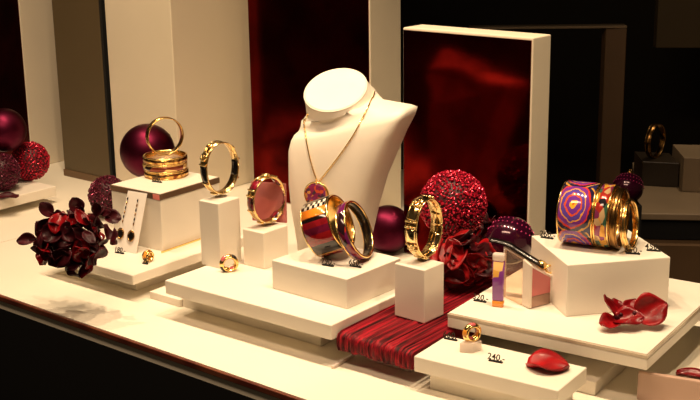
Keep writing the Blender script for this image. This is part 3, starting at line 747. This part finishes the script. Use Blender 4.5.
# arched black strap piece at the back
# flacon pendant
f0 = at(498, 306, zD+.0003)
fl = thing('enamel_flacon', 'small upright violet and amber enamel case in front of the acrylic stand', 'case', f0)
Mf = Matrix.Translation(f0) @ Matrix.Rotation(-.35, 4, 'Z')
def rbox(M, hx, hy, z0, z1, bev, n=6):
    mb = MB(); rows = []
    for z, k in ((z0, .8), (z0+bev*.5, 1), (z1-bev*.5, 1), (z1, .8)):
        row = []
        for cx_, cy_, a0 in ((hx-bev, hy-bev, 0), (-hx+bev, hy-bev, PI/2), (-hx+bev, -hy+bev, PI), (hx-bev, -hy+bev, 1.5*PI)):
            for j in range(n): a_ = a0+PI/2*j/(n-1); row.append(M @ Vector(((cx_+bev*math.cos(a_))*k, (cy_+bev*math.sin(a_))*k, z)))
        rows.append(row)
    V = mb.grid(rows, close_u=True); mb.cap(V[0][::-1]); mb.cap(V[-1]); return mb
rbox(Mf, .0062, .0038, 0, .007, .0015).obj('amber_base', AMB, fl)
rbox(Mf, .0062, .0038, .0071, .052, .0015).obj('enamel_body', FLACONM, fl)
rbox(Mf, .0064, .0040, .0521, .0600, .0015).obj('clear_cap', FROST, fl)

# ------------------------------------------------------------------ baubles
def glitter(c, r, m, label, n=900, bead=.062, seed=1, cat='bauble'):
    rr = random.Random(seed); mb = MB(); mb.ball(c, r*.95, 3)
    for f in mb.bm.faces: f.material_index = 1
    for k in range(n):
        z = 1-2*(k+.5)/n; a = k*2.399963; q_ = math.sqrt(1-z*z); d = Vector((q_*math.cos(a), q_*math.sin(a), z))
        d = (d+Vector([rr.uniform(-.04, .04) for _ in range(3)])).normalized()
        s = r*bead*rr.uniform(.6, 1.15); M = Matrix.Translation(c+d*r*rr.uniform(.95, 1.0)) @ Quaternion((rr.random(), rr.random(), rr.random()), rr.uniform(0, 6)).to_matrix().to_4x4() @ Matrix.Diagonal((s, s*rr.uniform(.7, 1.4), s, 1))
        bmesh.ops.create_icosphere(mb.bm, subdivisions=1, radius=1, matrix=M)
    return tag(mb.obj('glitter_bauble', m, None, [GCORE]), label, cat)
def shiny(c, r, label, m=PURP, capdir=Vector((.2, .5, .8))):
    t = thing('bauble', label, 'bauble', c-Vector((0, 0, r)))
    MB().uvball(c, r, 56).obj('glass_ball', m, t)
    d = capdir.normalized(); M = Matrix.Translation(c+d*r*.97) @ d.to_track_quat('Z', 'Y').to_matrix().to_4x4()
    cp = MB().lathe(M, [(r*.2, 0), (r*.2, r*.18), (r*.15, r*.2), (r*.14, 0)], 20).obj('cap', DGOLD, t)
    MB().lathe(M @ Matrix.Translation((0, 0, r*.25)) @ Matrix.Rotation(PI/2, 4, 'X'), [(r*.08+r*.015*math.cos(2*PI*j/6), r*.015*math.sin(2*PI*j/6)) for j in range(6)], 16).obj('loop', DGOLD, cp)
    return t
def rad(px, P): return px*P.y/FPX/math.cos(PITCH)*1.0 if False else px*(P-CAM).length/FPX
# purple behind the left cube, on its own block
P = atY(147.5, 151, 1.72); r = rad(27, P)
bq = [Vector((P.x+.02, P.y-.03)), Vector((P.x+.04, P.y+.0)), Vector((P.x+.0, P.y+.03)), Vector((P.x-.02, P.y))]
block('display_block', 'white block hidden behind the left cube carrying the purple bauble', bq, 0, P.z-r)
shiny(P, r, 'satin purple bauble behind the gold bangles in front of the cream column', capdir=Vector((.5, .8, .3)))
P = atY(108, 195, 1.80); r = min(rad(19, P), P.z-.0005); P.z = max(P.z, r)
glitter(P, r, DARKG, 'small dark plum glitter bauble on the shelf left of the white cube', 700, seed=5)
# left group on a riser
R_ = atY(56, 186, 1.89); zl = R_.z
qL = [R_.xy-vA*.19, R_.xy, R_.xy+uA*.22, R_.xy+uA*.22-vA*.19]
tL = slab_riser('low white riser at the far left edge under three baubles', qL, uA, vA, zl-.016, zl, shrink(qL, uA, vA, .04, .03))
def rest(px, py, rpx, zp):
    # find Y so a ball of rpx pixels rests on height zp
    lo, hi = .6, 3
    for _ in range(60):
        Y = (lo+hi)/2; Q = atY(px, py, Y); rr = rad(rpx, Q)
        if Q.z-rr > zp: lo = Y
        else: hi = Y
    return Q, rr
Q, r = rest(30, 161, 18.5, zl); glitter(Q, r, REDG, 'bright red glitter bauble at the far left beside the cream column', 750, seed=6); Qr, rr1 = Q, r
Q, r = rest(1, 172, 18, zl); glitter(Q, r, DARKG, 'dark plum glitter bauble at the left edge below the purple one', 700, seed=8); Qd, rd = Q, r
Q = atY(4, 130, (Qr.y+Qd.y)/2-.004); r = rad(21, Q); shiny(Q, r, 'satin purple bauble resting on two glitter baubles at the left edge', capdir=Vector((-.5, .8, .3)))
# purple right of bust
Q, r = rest(388, 229, 24, 0.0); shiny(Q, r, 'satin magenta bauble between the bust and the chunky gold bracelet', capdir=Vector((.3, .9, .2)))
# big red glitter bauble on a velvet block
Q = atY(453, 204, 1.43); r = rad(33.5, Q)
VB = velvet('dark_velvet', (.05, .002, .004), (.10, .004, .006))
bq = [Vector((Q.x+.0, Q.y-.028)), Vector((Q.x+.035, Q.y-.005)), Vector((Q.x+.012, Q.y+.028)), Vector((Q.x-.023, Q.y+.005))]
block('velvet_block', 'dark red velvet block hidden behind petals under the big red bauble', bq, 0 if False else zR+.003, Q.z-r, VB, .002)
glitter(Q, r, REDG, 'large red glitter bauble in front of the glossy red column', 1700, .046, seed=9)
# spotted violet bauble
Q, r = rest(510, 240, 24, zD)
t = shiny(Q, r, 'shiny violet bauble with rows of pink beads behind the acrylic stand', VIOL, Vector((.6, .7, .3)))
def beads(c, r, t):
    mb = MB(); ax = Vector((.3, .5, .8)).normalized(); x = ax.orthogonal().normalized(); y = ax.cross(x)
    for lat in (48, 30, 12):
        n_ = int(26*math.cos(math.radians(lat)))+4
        for k in range(n_):
            a_ = 2*PI*k/n_; d = (x*math.cos(a_)+y*math.sin(a_))*math.cos(math.radians(lat))+ax*math.sin(math.radians(lat))
            mb.ball(c+d*r, r*.035, 1)
    o = mb.obj('bead_rows', PINKB, t); o['kind'] = 'stuff'; o['label'] = 'rows of small pink beads'
beads(Q, r, t)

# ------------------------------------------------------------------ petals and flowers
def petal_mesh(l, w, cup, curl, seed, th=.0004):
    rr = random.Random(seed); mb = MB(); nu, nv = 8, 8; up_r, dn_r = [], []
    for i in range(nv+1):
        t_ = i/nv; hw_ = w*.5*(math.sin(PI*min(1, (t_*.93+.05)))**.65)*(1 if t_ < .97 else .6)
        a_, b_ = [], []
        for j in range(nu+1):
            s = -1+2*j/nu; x = s*hw_; y = t_*l
            z = cup*w*(s*s)*math.sin(PI*min(1, t_+.15))**1+curl*l*t_*t_+.04*w*math.sin(5*s+seed)*t_+.03*w*math.sin(9*t_+3*s+seed)
            a_.append(Vector((x, y, z+th))); b_.append(Vector((x, y, z-th)))
        up_r.append(a_); dn_r.append(b_)
    rows = [u_+d_[::-1] for u_, d_ in zip(up_r, dn_r)]
    V = mb.grid(rows, close_u=True); mb.cap(V[0][::-1]); mb.cap(V[-1]); return mb
protos = {}
def petal(parent, key, loc, dirv, nrm, sc_, m, name='petal'):
    k = (key, m.name)
    if k not in protos:
        l, w, cup, curl, seed = key; o = petal_mesh(l, w, cup, curl, seed).obj(name, m); protos[k] = o
    else:
        o = protos[k].copy(); C.objects.link(o)
    o.name = name
    y = dirv.normalized(); z = (nrm-y*nrm.dot(y)).normalized(); x = y.cross(z)
    M = Matrix.Translation(loc) @ Matrix((x, y, z)).transposed().to_4x4() @ Matrix.Diagonal((sc_, sc_, sc_, 1))
    if parent is not None:
        o.parent = parent; o.matrix_parent_inverse = Matrix.Identity(4); o.matrix_local = Matrix.Translation(-parent.location) @ M
    else: o.matrix_world = M
    return o
KEYS = [(.030, .024, .25, .25, 1), (.028, .026, .35, .1, 2), (.026, .018, .2, .4, 3), (.032, .022, .4, -.15, 4)]
def cluster(t, cen, rad3, n, mats, seed, smin=.7, smax=1.2, inner=.5, zmin=None, keep=None):
    rr = random.Random(seed)
    for k in range(n):
        z = 1-2*(k+.5)/n; a_ = k*2.399963+rr.uniform(-.4, .4); q_ = math.sqrt(max(0, 1-z*z)); d = Vector((q_*math.cos(a_), q_*math.sin(a_), z))
        p = cen+Vector((d.x*rad3[0], d.y*rad3[1], d.z*rad3[2]))*rr.uniform(inner*.6, .78)
        tang = Vector([rr.uniform(-1, 1) for _ in range(3)]); tang = (tang-d*tang.dot(d)).normalized()
        dr = (tang+d*rr.uniform(.0, .9)).normalized(); nm = (d+Vector([rr.uniform(-.5, .5) for _ in range(3)])).normalized()
        l = .022; 
        s_ = rr.uniform(smin, smax)
        if zmin is not None: 
            tip = p+dr*.028*s_
            if tip.z < zmin+.003: dr.z = abs(dr.z); 
            if p.z < zmin+.010: p.z = zmin+.010+rr.uniform(0, .004)
        petal(t, rr.choice(KEYS), p-dr*.013*s_, dr, nm, s_, rr.choice(mats))
# left dark blossom cluster
cL = atY(72, 241, 1.36)
t = thing('blossom_cluster', 'cluster of dark burgundy silk blossoms hanging over the left end of the left riser', 'artificial flower', (cL.x, cL.y, zA))
cluster(t, cL, (.062, .042, .046), 92, [PETD, PETD, PETM], 21, .62, 1.0, .6, zmin=.026)
for (a_, b_, k) in (((70, 232), (47, 211), 0), ((86, 226), (76, 206), 1), ((92, 228), (97, 208), 2), ((60, 240), (29, 240), 3), ((88, 214), (112, 218), 1)):
    A_, B_ = atY(*a_, 1.365), atY(*b_, 1.36); md_ = A_.lerp(B_, .5)+Vector((.002, 0, .002))
    MB().tube(cr([A_, md_, B_], 4), .0009, 6).obj('twig', PETD, t)
    dd = (B_-A_).normalized()
    petal(t, KEYS[k], B_-dd*.008, dd, Vector((.2, -.8, .6)), .72, PETD)
    petal(t, KEYS[(k+1) % 4], md_, (dd+Vector((.6, 0, .3))).normalized(), Vector((-.2, -.8, .6)), .5, PETD)
# centre red blossom
t2c = atY(462, 262, 1.33)
t = thing('rose_blossom', 'glossy red silk blossom behind the pillar on the velvet riser', 'artificial flower', (t2c.x, t2c.y, zR))
cluster(t, t2c, (.042, .030, .040), 60, [PETM, PETR, PETD], 33, .8, 1.25, .5, zmin=zR+.004)
t3c = atY(500, 236, 1.50)
t = thing('dark_blossom', 'very dark red silk blossom behind the spotted violet bauble', 'artificial flower', (t3c.x, t3c.y, 0))
cluster(t, t3c, (.045, .028, .042), 40, [PETD, PETD, PETM], 44, .9, 1.3, .6)
MB().tube([(t3c.x, t3c.y, .0005), (t3c.x+.002, t3c.y, t3c.z*.5), (t3c.x, t3c.y, t3c.z)], .0015, 6).obj('stem', PETD, t)
# flower on the right riser
fc = at(624, 322, zD+.004)
t = thing('fallen_blossom', 'red blossom with curled petals lying before the large right block', 'artificial flower', (fc.x, fc.y, zD))
K1 = (.026, .014, .3, .35, 5); K2 = (.030, .030, .35, .22, 6); K3 = (.024, .020, .3, .15, 7)
petal(t, K1, fc+Vector((-.004, .002, .002)), Vector((-.75, .12, .62)), Vector((.5, -.3, .7)), 1.18, PETR)
petal(t, K3, fc+Vector((-.006, -.001, .001)), Vector((-.7, -.6, -.02)), Vector((.0, -.3, .9)), 1.18, PETR)
petal(t, K3, fc+Vector((-.012, -.004, .003)), Vector((.95, -.25, .1)), Vector((0, -.4, .9)), 1.3, PETM)
petal(t, K2, fc+Vector((.010, .0, .004)), Vector((.93, .1, .30)), Vector((-.3, -.75, .5)), 1.2, PETR)
petal(t, K3, fc+Vector((.002, .003, .004)), Vector((.5, .5, .5)), Vector((-.1, -.7, .6)), .95, PETM)
petal(t, K3, fc+Vector((-.004, .004, .004)), Vector((-.2, .5, .6)), Vector((.1, -.7, .6)), .85, PETM)
for k in range(9):
    MB().ball(fc+Vector((R.uniform(-.011, .010), R.uniform(-.004, .006), R.uniform(.004, .012))), R.uniform(.002, .0034), 2).obj('seed_cluster', PETD, t)
# single petals
pp_ = at(527, 364, zG+.0012)
o = petal(None, (.026, .026, .20, .04, 9), pp_, Vector((.93, -.36, .04)), Vector((.1, -.1, 1)), 1.62, PETR, 'rose_petal'); tag(o, 'single cupped red petal on the front riser beside the frosted cube', 'petal')
pp_ = at(676, 374, .005)
o = petal(None, (.036, .018, .3, .05, 11), pp_, Vector((.9, -.4, .03)), Vector((.1, -.1, 1)), 1, PETM, 'rose_petal'); tag(o, 'dark red petal lying in the tray at the bottom right', 'petal')
pp_ = at(2, 199, zl+.001); pp_ = Vector((pp_.x-.01, pp_.y, zl+.002))
o = petal(None, (.036, .022, .2, .05, 12), pp_, Vector((.97, .2, .03)), Vector((.1, -.1, 1)), 1, PETD, 'rose_petal'); tag(o, 'dark petal on the far left riser below the baubles', 'petal')

# ------------------------------------------------------------------ dim right background, reflected display built as objects
cb = thing('reflected_counter', 'dim beige counter at the right edge standing in for a reflected display', 'counter', atY(690, 240, 2.1))
DIMB = noisy(mat('dim_beige', (.30, .23, .15), .4), (.32, .24, .16), (.25, .19, .12), 5)
def zrow(y, Y, x=670): return atY(x, y, Y).z
zt = zrow(213, 2.05); X0 = atY(640, 210, 2.05).x
MB().quadbox([(X0, 2.05), (X0+.9, 1.95), (X0+.9, 2.6), (X0+.08, 2.45)], zt-.012, zt, .002).obj('reflected_counter_top', DIMB, cb)
MB().quadbox([(X0-.01, 2.06), (X0+.9, 1.96), (X0+.9, 2.3), (X0-.01, 2.3)], zt-.05, zt-.013).obj('reflected_dark_rail', BLACK, cb)
MB().quadbox([(X0-.05, 2.03), (X0+.9, 1.93), (X0+.9, 2.3), (X0-.05, 2.3)], -.8, zt-.052).obj('reflected_brown_front', BROWN, cb)
p = atY(682, 195, 2.2)
block('display_block', 'dim beige block of the reflected display at the right edge', [(p.x, 2.2), (p.x+.12, 2.17), (p.x+.13, 2.3), (p.x+.01, 2.32)], zt, zrow(158, 2.2), DIMB)
p = atY(641, 195, 2.25); h_ = zrow(161, 2.25); DK = mat('reflected_dark_block', (.03, .022, .015), .3)
block('display_block', 'dark block of the reflected display carrying a small gold bangle', [(p.x, 2.25), (p.x+.066, 2.23), (p.x+.07, 2.32), (p.x+.005, 2.34)], zt, h_, DK)
c = Vector((p.x+.03, 2.28, h_+.034))
t = thing('gold_bangle', 'dim gold bangle of the reflected display standing on the dark block', 'bangle', (c.x, c.y, h_)); band(t, frame(c, axis(50)), .034, .006, .002, DGOLD, DGOLD, name='gold_band')
# dark bauble
Q = atY(628, 188, 1.9); r = rad(15, Q)
t = shiny(Q, r, 'dark violet bauble with pink beads behind the row of bangles', VIOL)
beads(Q, r, t)
block('dark_stand', 'black stand hidden behind the bangles under the dark violet bauble', [(Q.x-.02, Q.y-.02), (Q.x+.02, Q.y-.02), (Q.x+.02, Q.y+.02), (Q.x-.02, Q.y+.02)], 0 if False else -.8, Q.z-r, BLACK, cat='stand')
# glass cabinet frame behind
gc_ = thing('cabinet_frame', 'dim brown cabinet frame with thin top rail in the dark background', 'cabinet frame', atY(615, 240, 2.5))
pa, pb = atY(606, 28, 2.5), atY(626, 28, 2.5)
MB().quadbox([(pa.x, 2.5), (pb.x, 2.49), (pb.x, 2.53), (pa.x, 2.54)], -.88, pa.z, .002).obj('post', BROWN, gc_)
pl = atY(470, 22, 2.5)
MB().quadbox([(pl.x, 2.5), (pb.x, 2.49), (pb.x, 2.52), (pl.x, 2.53)], pa.z+.0005, pa.z+.006, .001).obj('top_rail', DIMB, gc_)
p0, p1_ = atY(656, 48, 2.9), atY(720, 40, 2.9)
tag(MB().quadbox([(p0.x, 2.9), (p1_.x, 2.88), (p1_.x, 2.91), (p0.x, 2.93)], p0.z, p0.z+.3, .002).obj('picture_board', OLIVE), 'dim olive board high in the right background', 'board')

# ------------------------------------------------------------------ light
w = bpy.data.worlds.new('w'); sc.world = w; w.use_nodes = True
w.node_tree.nodes['Background'].inputs[0].default_value = (1, .72, .42, 1); w.node_tree.nodes['Background'].inputs[1].default_value = .035
def spot(loc, tgt, e, size=75, rad_=.02, blend=.6, col=(1, .74, .47)):
    l = bpy.data.lights.new('spot', 'SPOT'); l.energy = e; l.color = col; l.spot_size = math.radians(size); l.spot_blend = blend; l.shadow_soft_size = rad_
    o = bpy.data.objects.new('ceiling_or_fill_spot', l); C.objects.link(o); o.location = loc
    o.rotation_euler = (Vector(tgt)-Vector(loc)).to_track_quat('-Z', 'Y').to_euler(); o['label'] = 'halogen spot or added fill'; return o
for x_, y_ in ((-.52, 1.62), (-.27, 1.42), (.0, 1.24), (.24, 1.06), (.46, .92)):
    spot((x_, y_, 1.3), (x_, y_+.06, 0), 29)
def area(loc, tgt, e, sx, sy, col=(1, .70, .45)):
    l = bpy.data.lights.new('strip', 'AREA'); l.shape = 'RECTANGLE'; l.size = sx; l.size_y = sy; l.energy = e; l.color = col
    o = bpy.data.objects.new('front_fill', l); C.objects.link(o); o.location = loc
    o.rotation_euler = (Vector(tgt)-Vector(loc)).to_track_quat('-Z', 'Y').to_euler()
area((-.35, .72, 1.15), (.0, 1.4, 0), 9, .9, .12)  # soft fill added above the front to lift front faces and gold
spot((.72, 2.25, 1.0), (.72, 2.22, 0), 13, 42)  # fill spot added to brighten the reflected counter behind, no fixture there
v = sc.view_settings; v.view_transform = 'Standard'; v.look = 'None'; v.gamma = 1; v.use_curve_mapping = False; v.exposure = 0
